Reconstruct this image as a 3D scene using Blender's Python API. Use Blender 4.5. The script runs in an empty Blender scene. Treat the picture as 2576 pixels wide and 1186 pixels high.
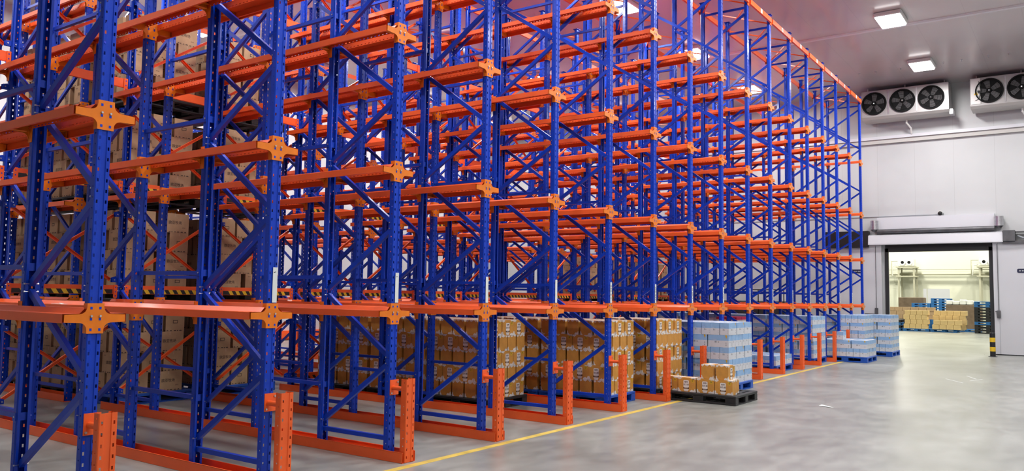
import bpy, math, random
from mathutils import Vector, Matrix
random.seed(7)
SC = bpy.context.scene
COL = SC.collection

# ------------------------------------------------------------------ camera, world, exposure
CAM = Vector((-2.9165, -5.6415, 1.6440))
YAW, PITCH, ROLL, FPX = math.radians(35.4513), math.radians(4.1992), math.radians(0.8744), 2022.7
IW, IH = 2576, 1186
Fv = Vector((math.cos(YAW)*math.cos(PITCH), math.sin(YAW)*math.cos(PITCH), math.sin(PITCH)))
R0 = Vector((math.sin(YAW), -math.cos(YAW), 0)); U0 = R0.cross(Fv)
Rv = R0*math.cos(ROLL)+U0*math.sin(ROLL); Uv = U0*math.cos(ROLL)-R0*math.sin(ROLL)
cam = bpy.data.objects.new('camera', bpy.data.cameras.new('camera')); COL.objects.link(cam)
cam.data.sensor_width = 36; cam.data.lens = 36*FPX/IW; cam.data.clip_end = 200; cam.data.clip_start = .05
cam.matrix_world = Matrix(((Rv.x, Uv.x, -Fv.x, CAM.x), (Rv.y, Uv.y, -Fv.y, CAM.y), (Rv.z, Uv.z, -Fv.z, CAM.z), (0, 0, 0, 1)))
SC.camera = cam
w = bpy.data.worlds.new('world'); SC.world = w; w.use_nodes = True
w.node_tree.nodes['Background'].inputs[0].default_value = (.8, .85, 1, 1)
w.node_tree.nodes['Background'].inputs[1].default_value = .02
vs = SC.view_settings; vs.view_transform = 'Standard'; vs.look = 'None'; vs.gamma = 1; vs.use_curve_mapping = False
vs.exposure = 0.30
LAMP_W = 160.0        # watts per ceiling lamp
LAMP_X = [0.1, 4.7, 9.4, 14.1, 18.65, 23.4]
LAMP_Y = [-7.1, -1.87, 3.35, 8.7, 13.8]
cy = SC.cycles
cy.max_bounces = 4; cy.diffuse_bounces = 3; cy.glossy_bounces = 2; cy.transmission_bounces = 0; cy.transparent_max_bounces = 2
cy.use_denoising = True; cy.sample_clamp_indirect = 6; cy.caustics_reflective = False; cy.caustics_refractive = False
cy.use_adaptive_sampling = True; cy.adaptive_threshold = .055; cy.adaptive_min_samples = 16

def px(p):
    d = Vector(p)-CAM; z = d.dot(Fv)
    if z < .1: return None
    return IW/2+FPX*d.dot(Rv)/z, IH/2-FPX*d.dot(Uv)/z
def inview(x, y, z0, z1, m=220):
    for k in range(7):
        q = px((x, y, z0+(z1-z0)*k/6))
        if q and -m < q[0] < IW+m and -m < q[1] < IH+m: return True
    return False

# ------------------------------------------------------------------ materials
def mat(name, col, rough=.5, metal=0., noise=0., nscale=4., bump=0., bscale=60., coat=0., spec=.5, emit=None, rvar=0.):
    m = bpy.data.materials.new(name); m.use_nodes = True; nt = m.node_tree; b = nt.nodes['Principled BSDF']
    b.inputs['Base Color'].default_value = (*col, 1); b.inputs['Roughness'].default_value = rough
    b.inputs['Metallic'].default_value = metal; b.inputs['Coat Weight'].default_value = coat
    b.inputs['Coat Roughness'].default_value = .12; b.inputs['Specular IOR Level'].default_value = spec
    tc = nt.nodes.new('ShaderNodeTexCoord')
    if noise or rvar:
        n = nt.nodes.new('ShaderNodeTexNoise'); n.inputs['Scale'].default_value = nscale; n.inputs['Detail'].default_value = 6
        nt.links.new(tc.outputs['Object'], n.inputs['Vector'])
        if noise:
            r = nt.nodes.new('ShaderNodeMapRange'); r.inputs[1].default_value = .3; r.inputs[2].default_value = .7
            r.inputs[3].default_value = 1-noise; r.inputs[4].default_value = 1+noise
            nt.links.new(n.outputs[0], r.inputs[0])
            mx = nt.nodes.new('ShaderNodeVectorMath'); mx.operation = 'SCALE'; mx.inputs[0].default_value = col
            nt.links.new(r.outputs[0], mx.inputs['Scale']); nt.links.new(mx.outputs[0], b.inputs['Base Color'])
        if rvar:
            r = nt.nodes.new('ShaderNodeMapRange'); r.inputs[3].default_value = max(.03, rough-rvar); r.inputs[4].default_value = rough+rvar
            nt.links.new(n.outputs[0], r.inputs[0]); nt.links.new(r.outputs[0], b.inputs['Roughness'])
    if bump:
        n = nt.nodes.new('ShaderNodeTexNoise'); n.inputs['Scale'].default_value = bscale; n.inputs['Detail'].default_value = 3
        nt.links.new(tc.outputs['Object'], n.inputs['Vector'])
        bp = nt.nodes.new('ShaderNodeBump'); bp.inputs['Strength'].default_value = bump; bp.inputs['Distance'].default_value = .004
        nt.links.new(n.outputs[0], bp.inputs['Height']); nt.links.new(bp.outputs[0], b.inputs['Normal'])
    if emit:
        b.inputs['Emission Color'].default_value = (*emit[0], 1); b.inputs['Emission Strength'].default_value = emit[1]
    return m
BLUE = mat('blue_paint', (.003, .045, .50), .34, noise=.12, nscale=3, coat=.15, spec=.25, rvar=.08)
ORANGE = mat('orange_paint', (.88, .125, .024), .42, noise=.08, nscale=3, coat=.08, spec=.35, rvar=.08)
AMBER = mat('amber_bracket_paint', (.80, .195, .008), .42, noise=.1, nscale=8, coat=.06, spec=.35)
STEEL = mat('galvanised_steel', (.62, .62, .64), .3, .9, noise=.1, nscale=20)
DSTEEL = mat('dark_steel', (.12, .12, .13), .45, .6, noise=.2)
TAPE = mat('white_tape', (.74, .78, .78), .6)
INK = mat('black_ink', (.02, .02, .022), .6)
BLACK = mat('black_paint', (.012, .012, .014), .4)
YELLOW = mat('hazard_yellow', (.78, .50, .02), .45)
STICK = mat('grey_label', (.55, .54, .52), .6)
WALLP = None
PALBLUE = mat('blue_plastic', (.008, .085, .46), .45, noise=.15, nscale=6, bump=.1)
PALBLACK = mat('black_plastic', (.018, .019, .021), .5, noise=.3, nscale=6, bump=.1)
BROWN = mat('ochre_carton', (.60, .285, .052), .55, noise=.12, nscale=9)
MILKW = mat('carton_white', (.72, .70, .68), .5)
TAGW = mat('printed_white', (.80, .76, .74), .5)
INKB = mat('brown_ink', (.08, .04, .03), .6)
GOLD = mat('gold_flower_print', (.62, .38, .02), .5)
KRAFT = mat('kraft_board', (.46, .315, .18), .75, noise=.1, nscale=7, bump=.15, bscale=30)
KINK = mat('kraft_ink', (.07, .045, .035), .8)
KTAPE = mat('kraft_tape', (.50, .36, .24), .35)
LBLUE = mat('pale_blue_print', (.27, .46, .74), .5, noise=.06, nscale=12)
LWHITE = mat('cool_white_print', (.62, .64, .70), .5, noise=.04, nscale=12)
GREYINK = mat('grey_ink', (.30, .32, .36), .6)
CRIM = mat('crimson_print', (.55, .03, .09), .5)
CREAMBOX = mat('straw_carton', (.72, .52, .24), .6, noise=.08, nscale=4)
TEAL = mat('cyan_plastic', (.02, .15, .42), .5, noise=.15)
BROWNP = mat('brown_board', (.16, .11, .07), .7, noise=.2)
DOORM = mat('door_panel_grey', (.60, .61, .65), .35, noise=.02, nscale=.8)
TRACK = mat('white_track_cover', (.66, .67, .72), .3)
GASKET = mat('black_gasket', (.018, .019, .022), .55)
WINDG = mat('charcoal_crate', (.06, .062, .068), .6, noise=.25, nscale=3)
EVAP = mat('evaporator_white', (.44, .43, .43), .35, .2, noise=.05, nscale=2)
FANB = mat('fan_black', (.010, .0105, .011), .75, spec=.15)
BLADE = mat('fan_blade_grey', (.075, .075, .078), .6, spec=.3)
PVC = mat('white_pipe', (.74, .73, .72), .4)
SSTEEL = mat('brushed_stainless', (.55, .55, .57), .28, .95, noise=.15, nscale=30)
NAVY = mat('navy_badge', (.01, .014, .05), .4)
RED = mat('red_plastic', (.65, .08, .08), .5)
LEMON = mat('yellow_line_paint', (.68, .50, .10), .55, noise=.22, nscale=5)
LAMPE = mat('lamp_diffuser', (.9, .9, .9), .5, emit=((1, .985, .96), 6)); LAMPE.cycles.emission_sampling = 'NONE'
LAMPH = mat('lamp_housing', (.7, .7, .7), .4)
OLIVE = mat('cream_steel', (.48, .47, .36), .5)
WPLAS = mat('white_wrap', (.75, .76, .72), .5, noise=.1)

def floor_mat():
    m = bpy.data.materials.new('polished_concrete'); m.use_nodes = True; nt = m.node_tree; b = nt.nodes['Principled BSDF']
    tc = nt.nodes.new('ShaderNodeTexCoord')
    def noise(scale, det, stretch):
        mp = nt.nodes.new('ShaderNodeMapping'); mp.inputs['Scale'].default_value = stretch
        nt.links.new(tc.outputs['Object'], mp.inputs[0])
        n = nt.nodes.new('ShaderNodeTexNoise'); n.inputs['Scale'].default_value = scale; n.inputs['Detail'].default_value = det
        nt.links.new(mp.outputs[0], n.inputs['Vector']); return n
    n1 = noise(.45, 4, (1, 1.7, 1)); n2 = noise(2.2, 3, (1, 2.0, 1)); n3 = noise(30, 1, (1, 1, 1))
    r1 = nt.nodes.new('ShaderNodeValToRGB'); e = r1.color_ramp
    e.elements[0].position = .3; e.elements[0].color = (.225, .232, .215, 1); e.elements[1].position = .72; e.elements[1].color = (.345, .358, .338, 1)
    nt.links.new(n1.outputs[0], r1.inputs[0])
    r2 = nt.nodes.new('ShaderNodeMapRange'); r2.inputs[1].default_value = .22; r2.inputs[2].default_value = .78; r2.inputs[3].default_value = .80; r2.inputs[4].default_value = 1.18
    nt.links.new(n2.outputs[0], r2.inputs[0])
    r3 = nt.nodes.new('ShaderNodeMapRange'); r3.inputs[3].default_value = .97; r3.inputs[4].default_value = 1.03
    nt.links.new(n3.outputs[0], r3.inputs[0])
    mu = nt.nodes.new('ShaderNodeMath'); mu.operation = 'MULTIPLY'; nt.links.new(r2.outputs[0], mu.inputs[0]); nt.links.new(r3.outputs[0], mu.inputs[1])
    sc = nt.nodes.new('ShaderNodeVectorMath'); sc.operation = 'SCALE'; nt.links.new(r1.outputs[0], sc.inputs[0]); nt.links.new(mu.outputs[0], sc.inputs['Scale'])
    nt.links.new(sc.outputs[0], b.inputs['Base Color'])
    rr = nt.nodes.new('ShaderNodeMapRange'); rr.inputs[1].default_value = .2; rr.inputs[2].default_value = .8; rr.inputs[3].default_value = .27; rr.inputs[4].default_value = .39
    nt.links.new(n2.outputs[0], rr.inputs[0]); nt.links.new(rr.outputs[0], b.inputs['Roughness'])
    return m
def panel_mat(name, col, rough, axis, pitch, dark=.86, wid=.012):
    # insulated sandwich panels: thin joints every `pitch` metres along one axis
    m = bpy.data.materials.new(name); m.use_nodes = True; nt = m.node_tree; b = nt.nodes['Principled BSDF']
    tc = nt.nodes.new('ShaderNodeTexCoord'); s = nt.nodes.new('ShaderNodeSeparateXYZ'); nt.links.new(tc.outputs['Object'], s.inputs[0])
    d = nt.nodes.new('ShaderNodeMath'); d.operation = 'DIVIDE'; d.inputs[1].default_value = pitch; nt.links.new(s.outputs[axis], d.inputs[0])
    f = nt.nodes.new('ShaderNodeMath'); f.operation = 'FRACT'; nt.links.new(d.outputs[0], f.inputs[0])
    c = nt.nodes.new('ShaderNodeMath'); c.operation = 'LESS_THAN'; c.inputs[1].default_value = wid/pitch; nt.links.new(f.outputs[0], c.inputs[0])
    n = nt.nodes.new('ShaderNodeTexNoise'); n.inputs['Scale'].default_value = .6; n.inputs['Detail'].default_value = 5; nt.links.new(tc.outputs['Object'], n.inputs['Vector'])
    r = nt.nodes.new('ShaderNodeMapRange'); r.inputs[1].default_value = .3; r.inputs[2].default_value = .7; r.inputs[3].default_value = .95; r.inputs[4].default_value = 1.03
    nt.links.new(n.outputs[0], r.inputs[0])
    k = nt.nodes.new('ShaderNodeMath'); k.operation = 'MULTIPLY_ADD'; k.inputs[1].default_value = dark-1; nt.links.new(c.outputs[0], k.inputs[0]); nt.links.new(r.outputs[0], k.inputs[2])
    v = nt.nodes.new('ShaderNodeVectorMath'); v.operation = 'SCALE'; v.inputs[0].default_value = col; nt.links.new(k.outputs[0], v.inputs['Scale'])
    nt.links.new(v.outputs[0], b.inputs['Base Color']); b.inputs['Roughness'].default_value = rough
    return m
FLOORM = floor_mat()
WALLM = panel_mat('wall_panels', (.56, .575, .59), .42, 1, 1.15)
WALLM2 = panel_mat('side_wall_panels', (.60, .61, .62), .42, 0, 1.15)
CEILM = panel_mat('ceiling_panels', (.52, .49, .495), .22, 1, 1.15, .9)
ROOM2M = panel_mat('cream_wall_panels', (.70, .71, .60), .5, 2, 1.0, .94)

# ------------------------------------------------------------------ mesh building
class MB:
    def __init__(s): s.v = []; s.f = []; s.mi = []; s.ms = []
    def m(s, mt):
        if mt not in s.ms: s.ms.append(mt)
        return s.ms.index(mt)
    def add(s, vs, fs, mt):
        b = len(s.v); i = s.m(mt); s.v += [tuple(x) for x in vs]
        for f in fs: s.f.append(tuple(b+k for k in f)); s.mi.append(i)
    def box(s, x0, x1, y0, y1, z0, z1, mt, skip=()):
        v = [(x0, y0, z0), (x1, y0, z0), (x1, y1, z0), (x0, y1, z0), (x0, y0, z1), (x1, y0, z1), (x1, y1, z1), (x0, y1, z1)]
        F = {'b': (0, 3, 2, 1), 't': (4, 5, 6, 7), 'f': (0, 1, 5, 4), 'r': (1, 2, 6, 5), 'k': (2, 3, 7, 6), 'l': (3, 0, 4, 7)}
        s.add(v, [F[k] for k in F if k not in skip], mt)
    def bevbox(s, x0, x1, y0, y1, z0, z1, mt, c=.01):
        # box with chamfered vertical and top edges
        def ring(z, i): return [(x0+i+c, y0+i, z), (x1-i-c, y0+i, z), (x1-i, y0+i+c, z), (x1-i, y1-i-c, z), (x1-i-c, y1-i, z), (x0+i+c, y1-i, z), (x0+i, y1-i-c, z), (x0+i, y0+i+c, z)]
        v = ring(z0, c)+ring(z0+c, 0)+ring(z1-c, 0)+ring(z1, c)
        f = []
        for k in range(3):
            for j in range(8): f.append((k*8+j, k*8+(j+1) % 8, k*8+8+(j+1) % 8, k*8+8+j))
        f.append(tuple(range(7, -1, -1))); f.append(tuple(range(24, 32)))
        s.add(v, f, mt)
    def bar(s, a, b, w, h, mt, up=(1, 0, 0)):
        # channel-like bar from a to b; w across `up`, h the other way
        a = Vector(a); b = Vector(b); d = (b-a).normalized(); u = Vector(up); u = (u-d*u.dot(d)).normalized(); n = d.cross(u)
        v = [p+u*(i*w/2)+n*(j*h/2) for p in (a, b) for i, j in ((-1, -1), (1, -1), (1, 1), (-1, 1))]
        s.add(v, [(0, 1, 2, 3), (7, 6, 5, 4), (0, 4, 5, 1), (1, 5, 6, 2), (2, 6, 7, 3), (3, 7, 4, 0)], mt)
    def channel(s, a, b, w, h, mt, up=(1, 0, 0)):
        # C section: web of height h, two lips of depth w (thin folded sheet, both sides)
        a = Vector(a); b = Vector(b); d = (b-a).normalized(); u = Vector(up); u = (u-d*u.dot(d)).normalized(); n = d.cross(u); t = .003
        pr = [(w/2, -h/2), (-w/2, -h/2), (-w/2, h/2), (w/2, h/2), (w/2, h/2-t), (-w/2+t, h/2-t), (-w/2+t, -h/2+t), (w/2, -h/2+t)]
        v = [p+u*i+n*j for p in (a, b) for i, j in pr]; k = 8
        s.add(v, [(i, (i+1) % k, k+(i+1) % k, k+i) for i in range(k)]+[(0, 1, 6, 7), (1, 2, 5, 6), (2, 3, 4, 5)]+[(8, 9, 14, 15), (9, 10, 13, 14), (10, 11, 12, 13)], mt)
    def cyl(s, a, b, r, mt, n=14, r2=None, cap=True):
        a = Vector(a); b = Vector(b); d = (b-a).normalized(); u = d.orthogonal().normalized(); w = d.cross(u); r2 = r if r2 is None else r2
        v = [a+(u*math.cos(t)+w*math.sin(t))*r for t in [2*math.pi*k/n for k in range(n)]]+[b+(u*math.cos(t)+w*math.sin(t))*r2 for t in [2*math.pi*k/n for k in range(n)]]
        f = [(k, (k+1) % n, n+(k+1) % n, n+k) for k in range(n)]
        if cap: f += [tuple(range(n-1, -1, -1)), tuple(range(n, 2*n))]
        s.add(v, f, mt)
    def pipe(s, pts, r, mt, n=10):
        for a, b in zip(pts, pts[1:]): s.cyl(a, b, r, mt, n)
        for p in pts[1:-1]: s.ball(p, r*1.12, mt)
    def ball(s, p, r, mt, n=8, m=5):
        v = [(p[0], p[1], p[2]-r)]; f = []
        for i in range(1, m):
            t = math.pi*i/m
            for j in range(n): v.append((p[0]+r*math.sin(t)*math.cos(2*math.pi*j/n), p[1]+r*math.sin(t)*math.sin(2*math.pi*j/n), p[2]-r*math.cos(t)))
        v.append((p[0], p[1], p[2]+r))
        for j in range(n): f.append((0, 1+(j+1) % n, 1+j))
        for i in range(m-2):
            for j in range(n): f.append((1+i*n+j, 1+i*n+(j+1) % n, 1+(i+1)*n+(j+1) % n, 1+(i+1)*n+j))
        L = len(v)-1
        for j in range(n): f.append((L, 1+(m-2)*n+j, 1+(m-2)*n+(j+1) % n))
        s.add(v, f, mt)
    def ring(s, c, ax, r0, r1, d, mt, n=28):
        # flat annulus tube round axis ax ('x' or 'z')
        def P(r, t, h): return (c[0]+h, c[1]+r*math.cos(t), c[2]+r*math.sin(t)) if ax == 'x' else (c[0]+r*math.cos(t), c[1]+r*math.sin(t), c[2]+h)
        v = []
        for k in range(n):
            t = 2*math.pi*k/n; v += [P(r0, t, 0), P(r1, t, 0), P(r1, t, d), P(r0, t, d)]
        f = []
        for k in range(n):
            a = 4*k; b = 4*((k+1) % n)
            for i in range(4): f.append((a+i, a+(i+1) % 4, b+(i+1) % 4, b+i))
        s.add(v, f, mt)
    def poly(s, pts, mt, T=None):
        # flat polygon; pts 2D (u,v), T maps (u,v)->xyz
        v = [T(u, w) for u, w in pts]; s.add(v, [tuple(range(len(v)))], mt)
    def prism(s, pts, y0, y1, mt):
        n = len(pts); v = [(x, y0, z) for x, z in pts]+[(x, y1, z) for x, z in pts]
        s.add(v, [tuple(range(n)), tuple(range(2*n-1, n-1, -1))]+[(k, n+k, n+(k+1) % n, (k+1) % n) for k in range(n)], mt)
    def mesh(s, name):
        me = bpy.data.meshes.new(name); me.from_pydata(s.v, [], s.f)
        for m_ in s.ms: me.materials.append(m_)
        me.polygons.foreach_set('material_index', s.mi); me.update(); return me
    def build(s, name, parent=None, loc=(0, 0, 0), rz=0):
        return ob(name, s.mesh(name), parent, loc, rz)
def ob(name, me, parent=None, loc=(0, 0, 0), rz=0):
    o = bpy.data.objects.new(name, me); COL.objects.link(o); o.location = loc; o.rotation_euler = (0, 0, rz)
    if parent: o.parent = parent
    return o
def tag(o, label=None, cat=None, group=None, kind=None):
    if label: o['label'] = label
    if cat: o['category'] = cat
    if group: o['group'] = group
    if kind: o['kind'] = kind
    return o
def thing(name, loc, label, cat, group=None, rz=0):
    return tag(ob(name, None, None, loc, rz), label, cat, group)
def copy_tree(o, parent=None):
    c = o.copy(); COL.objects.link(c)
    if parent: c.parent = parent
    for ch in KIDS.get(o.name, []): copy_tree(ch, c)
    return c
KIDS = {}
def reg(o, kids):
    KIDS[o.name] = kids
    return o
ORD = ['first', 'second', 'third', 'fourth', 'fifth', 'sixth', 'seventh', 'eighth', 'ninth', 'tenth', 'eleventh', 'twelfth',
       'thirteenth', 'fourteenth', 'fifteenth', 'sixteenth', 'seventeenth']
TIER = ['lowest', 'second', 'third', 'top']

def text_polys(body, size, w=None):
    """flat glyph geometry (2D points and faces) centred on the origin"""
    c = bpy.data.curves.new('glyphs', 'FONT'); c.body = body; c.size = size; c.resolution_u = 1; c.align_x = 'CENTER'; c.align_y = 'CENTER'
    c.space_line = .95; c.offset = size*(w or .010)
    o = bpy.data.objects.new('glyphs', c); COL.objects.link(o); bpy.context.view_layer.update()
    me = bpy.data.meshes.new_from_object(o.evaluated_get(bpy.context.evaluated_depsgraph_get()))
    vs = [(v.co.x, v.co.y) for v in me.vertices]; fs = [tuple(p.vertices) for p in me.polygons]
    bpy.data.objects.remove(o); bpy.data.curves.remove(c); bpy.data.meshes.remove(me)
    return vs, fs
def put_text(mb, tp, mt, T):
    mb.add([T(u, v) for u, v in tp[0]], tp[1], mt)

# ------------------------------------------------------------------ the room
XW, YB, YR, XN, HC = 26.5, 16.3, -12.5, -9.0, 8.77
S = 'structure'
mb = MB(); mb.box(XN-.3, 58.3, YR-.3, YB+.3, -.25, 0, FLOORM); tag(mb.build('floor'), kind=S)
mb = MB(); mb.box(XN-.3, XW+.3, YR-.3, YB+.3, HC, HC+.2, CEILM); tag(mb.build('ceiling'), kind=S)
DY0, DY1, DZ = -3.30, -.20, 3.36
mb = MB(); X1 = XW+.28
mb.box(XW, X1, YR-.3, DY0, 0, HC, WALLM); mb.box(XW, X1, DY1, YB+.3, 0, HC, WALLM); mb.box(XW, X1, DY0, DY1, DZ, HC, WALLM)
tag(mb.build('wall_far'), kind=S)
mb = MB(); mb.box(XN, XW, YB, YB+.25, 0, HC, WALLM2); tag(mb.build('wall_left'), kind=S)
mb = MB(); mb.box(XN, XW, YR-.25, YR, 0, HC, WALLM2); tag(mb.build('wall_right'), kind=S)
mb = MB(); mb.box(XN-.25, XN, YR-.25, YB+.25, 0, HC, WALLM); tag(mb.build('wall_near'), kind=S)
# ceiling ridge trims that run along the room width
for i, x in enumerate((19.5, 10.5, 1.5, -7.0)):
    mb = MB(); mb.prism([(x-.09, HC), (x+.09, HC), (x+.06, HC-.035), (x-.06, HC-.035)], YR, YB, TRACK); tag(mb.build('trim_%d' % (i+1)), kind=S)
# coved ledge along the far wall beneath the evaporators
mb = MB()
mb.box(XW-.16, XW, YR, YB, 7.10, 7.20, TRACK); mb.box(XW-.10, XW, YR, YB, 6.96, 7.10, STICK)
tag(mb.build('trim_5'), kind=S)
mb = MB(); mb.box(XN, XW-.02, YB-.12, YB, 0.02, .32, ORANGE); mb.box(XN, XW-.02, YB-.16, YB-.12, .08, .24, ORANGE); tag(mb.build('baseboard_left'), kind=S)
mb = MB(); mb.box(XN, 21.3, -.405, -.315, 0, .0025, LEMON); tag(mb.build('aisle_line'), 'worn yellow line painted along the front of the racking', 'floor marking', kind=S)
mb = MB()
for k, (x, y, a, l) in enumerate([(16.1, -3.4, .5, .42), (17.2, -3.6, .35, .36), (16.6, -3.75, -.3, .3)]):
    c, s_ = math.cos(a), math.sin(a)
    mb.add([(x-c*l, y-s_*l, .002), (x+c*l, y+s_*l, .002), (x+c*l-s_*.03, y+s_*l+c*.03, .002), (x-c*l-s_*.03, y-s_*l+c*.03, .002)], [(0, 1, 2, 3)], TAPE)
tag(mb.build('floor_scuff'), kind=S)
mb = MB(); mb.add([(9.98, -2.50, .004), (10.12, -2.37, .006), (10.20, -2.26, .012), (10.10, -2.24, .004), (10.03, -2.33, .009)], [(0, 1, 2, 3, 4)], TAPE)
tag(mb.build('paper_scrap'), 'small white paper scrap lying on the open concrete floor', 'paper')

# second room beyond the door opening
mb = MB(); mb.box(57.2, 57.5, YR, YB, 0, 9, ROOM2M); tag(mb.build('wall_backroom'), kind=S)
mb = MB(); mb.box(X1, 57.2, YR-.25, YR, 0, 9, ROOM2M); mb.box(X1, 57.2, YB, YB+.25, 0, 9, ROOM2M); tag(mb.build('wall_backroom_sides'), kind=S)
mb = MB(); mb.box(X1, 57.5, YR-.25, YB+.25, 9, 9.2, ROOM2M); tag(mb.build('ceiling_backroom'), kind=S)

# ------------------------------------------------------------------ ceiling lamps
lamp_h = MB(); lamp_h.bevbox(-.50, .50, -.32, .32, -.11, 0, LAMPH, .02); lamp_h = lamp_h.mesh('housing')
lamp_d = MB(); lamp_d.bevbox(-.46, .46, -.28, .28, -.15, -.10, LAMPE, .01); lamp_d = lamp_d.mesh('diffuser')
ROWN = {-7.1: 'behind the viewer over the aisle', -1.87: 'over the open aisle', 3.35: 'over the front racks', 8.7: 'over the back racks', 13.8: 'beyond the back racks'}
def lamp(x, y, z, p, col, label, group):
    t = thing('ceiling_light', (x, y, z), label, 'light', group)
    ob('housing', lamp_h, t); ob('diffuser', lamp_d, t)
    l = bpy.data.lights.new('lamp_glow', 'AREA'); l.shape = 'RECTANGLE'; l.size = .9; l.size_y = .54; l.energy = p; l.color = col
    lo = bpy.data.objects.new('lamp_glow', l); COL.objects.link(lo); lo.parent = t; lo.location = (0, 0, -.165)
for y in LAMP_Y:
    for i, x in enumerate(LAMP_X):
        lamp(x, y, HC, LAMP_W, (1, .975, .95), 'lit ceiling lamp, %s from the far wall, row %s' % (ORD[len(LAMP_X)-1-i], ROWN[y]), 'ceiling lamps of the cold store')
for i, (x, y) in enumerate([(34, 5), (34, -4), (45, 5), (45, -4), (54, 5), (54, -3)]):
    lamp(x, y, 9, 640, (1, .97, .84), 'warm ceiling lamp in the room beyond the doorway, %s one' % ORD[i], 'ceiling lamps of the far room')

# ------------------------------------------------------------------ racking
LV = [1.433, 2.871, 4.303, 5.961]
NC, PITCHX, HT = 17, 1.5, 8.075
def upright_mesh(h, wd=.10, dp=.066, mt=None, pit=.076):
    """C-shaped post, web at y=0 facing -Y, open to +Y, real punched slots"""
    mt = mt or BLUE; m = MB(); a = wd/2
    def strip(p, q, z0, z1):       # p,q=(x,y)
        m.add([(p[0], p[1], z0), (q[0], q[1], z0), (q[0], q[1], z1), (p[0], p[1], z1)], [(0, 1, 2, 3)], mt)
    def holed(p, q, hole, off=0., small=False):
        # middle third perforated
        L = math.hypot(q[0]-p[0], q[1]-p[1]); ux, uy = (q[0]-p[0])/L, (q[1]-p[1])/L
        c0 = ((p[0]+ux*(L-hole[0])/2), (p[1]+uy*(L-hole[0])/2)); c1 = ((p[0]+ux*(L+hole[0])/2), (p[1]+uy*(L+hole[0])/2))
        strip(p, c0, 0, h); strip(c1, q, 0, h)
        z = 0; k = 0
        while True:
            zc = .05+off+k*pit
            if zc+hole[1] > h: break
            strip(c0, c1, z, zc-hole[1]/2); z = zc+hole[1]/2; k += 1
        strip(c0, c1, z, h)
    g = wd*.16     # raised centre band
    holed((-a+.006, .0), (-g-.004, .0), (.012, .024)); holed((g+.004, .0), (a-.006, .0), (.012, .024))
    strip((-g-.004, 0), (-g, .006), 0, h); strip((-g, .006), (g, .006), 0, h); strip((g, .006), (g+.004, 0), 0, h)
    strip((-a, .006), (-a+.006, 0), 0, h); strip((a-.006, 0), (a, .006), 0, h)
    for sx in (-1, 1):
        holed((sx*a, .006), (sx*a, dp*.72), (.008, .010), .03)
        strip((sx*a, dp*.72), (sx*(a-.006), dp*.80), 0, h); strip((sx*(a-.006), dp*.80), (sx*(a-.006), dp), 0, h)
        strip((sx*(a-.006), dp), (sx*(a-.026), dp), 0, h)
    return m.mesh('upright')
UP = upright_mesh(HT)
POST = upright_mesh(.80, .13, .075, ORANGE)
def base_mesh():
    m = MB(); m.box(-.07, .07, -.02, .10, .004, .012, BLUE)
    for sx in (-1, 1): m.cyl((sx*.058, .04, .008), (sx*.058, .04, .03), .008, STEEL, 8)
    return m.mesh('base_plate')
BASE = base_mesh()
m = MB(); m.box(-.075, .075, -.03, .10, HT, HT+.008, BLUE); m.prism([(-.07, HT), (.07, HT), (.05, HT-.05), (-.05, HT-.05)], -.003, 0, BLUE); CAP = m.mesh('cap_plate')
def bracket_mesh():
    """cross-shaped rail bracket; plate on plane y=0 facing -Y, two tapering arms"""
    m = MB(); t = .005; w, ht, hb, L = .059, .105, -.105, .212
    def arc(cx, cz, r, a0, a1, n=4): return [(cx+r*math.cos(math.radians(a0+(a1-a0)*k/n)), cz+r*math.sin(math.radians(a0+(a1-a0)*k/n))) for k in range(n+1)]
    right = [(w, hb)]+arc(w+.05, -.080, .05, 180, 95)+[(L, -.026), (L, .026)]+arc(w+.05, .080, .05, 265, 180)+[(w, ht)]
    left = [(-x, z) for x, z in reversed(right)]
    pts = right+left
    n = len(pts); v = [(x, -t, z) for x, z in pts]+[(x, 0, z) for x, z in pts]
    # front face split in three convex-ish parts
    rr = len(right)
    m.add(v, [tuple(range(n))], AMBER)
    m.add(v, [(k, (k+1) % n, n+(k+1) % n, n+k) for k in range(n)], AMBER)
    for sx in (-1, 1):     # folded flanges along the arm edges, underside gusset
        m.box(min(sx*.066, sx*L), max(sx*.066, sx*L), -t+.001, .045, .0225, .0255, AMBER)
        m.box(min(sx*.09, sx*L), max(sx*.09, sx*L), -t+.001, .045, -.025, -.0215, AMBER)
        m.box(min(sx*(L-.004), sx*(L-.001)), max(sx*(L-.004), sx*(L-.001)), -t+.001, .045, -.025, .0255, AMBER)
        m.box(min(sx*.0535, sx*.0575), max(sx*.0535, sx*.0575), -t+.001, .05, hb+.001, ht-.001, AMBER)
    for sx in (-1, 1):
        for z in (-.078, -.005, .072): m.box(sx*.031-.008, sx*.031+.008, -t-.0012, -t, z-.009, z+.009, BLUE)
        m.cyl((sx*.031, -t-.010, .016), (sx*.031, -t, .016), .008, STEEL, 8)
    return m.mesh('rail_bracket')
BRK = bracket_mesh()
ZN = [.27, .97, 1.64, 2.32, 3.03, 3.66, 4.38, 5.04, 5.72, 6.40, 7.06, 7.70]     # zigzag nodes: even = rear upright, odd = front upright
BR = []
for k in range(len(ZN)-1):
    m = MB(); a = (0, .975, ZN[k]+.03) if k % 2 == 0 else (0, .055, ZN[k]+.03); b = (0, .055, ZN[k+1]-.03) if k % 2 == 0 else (0, .975, ZN[k+1]-.03)
    m.channel(a, b, .036, .048, BLUE)
    for p in (a, b): m.cyl((-.053, p[1], p[2]), (.053, p[1], p[2]), .007, STEEL, 8)
    BR.append(m.mesh('diagonal_brace'))
HB = []
for z in (.20, 7.80):
    m = MB(); m.channel((0, .05, z), (0, .985, z), .04, .042, BLUE); HB.append(m.mesh('horizontal_brace'))
SPZ = [.66, 1.80, 3.24, 4.68, 6.25]
SPM = []
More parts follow.
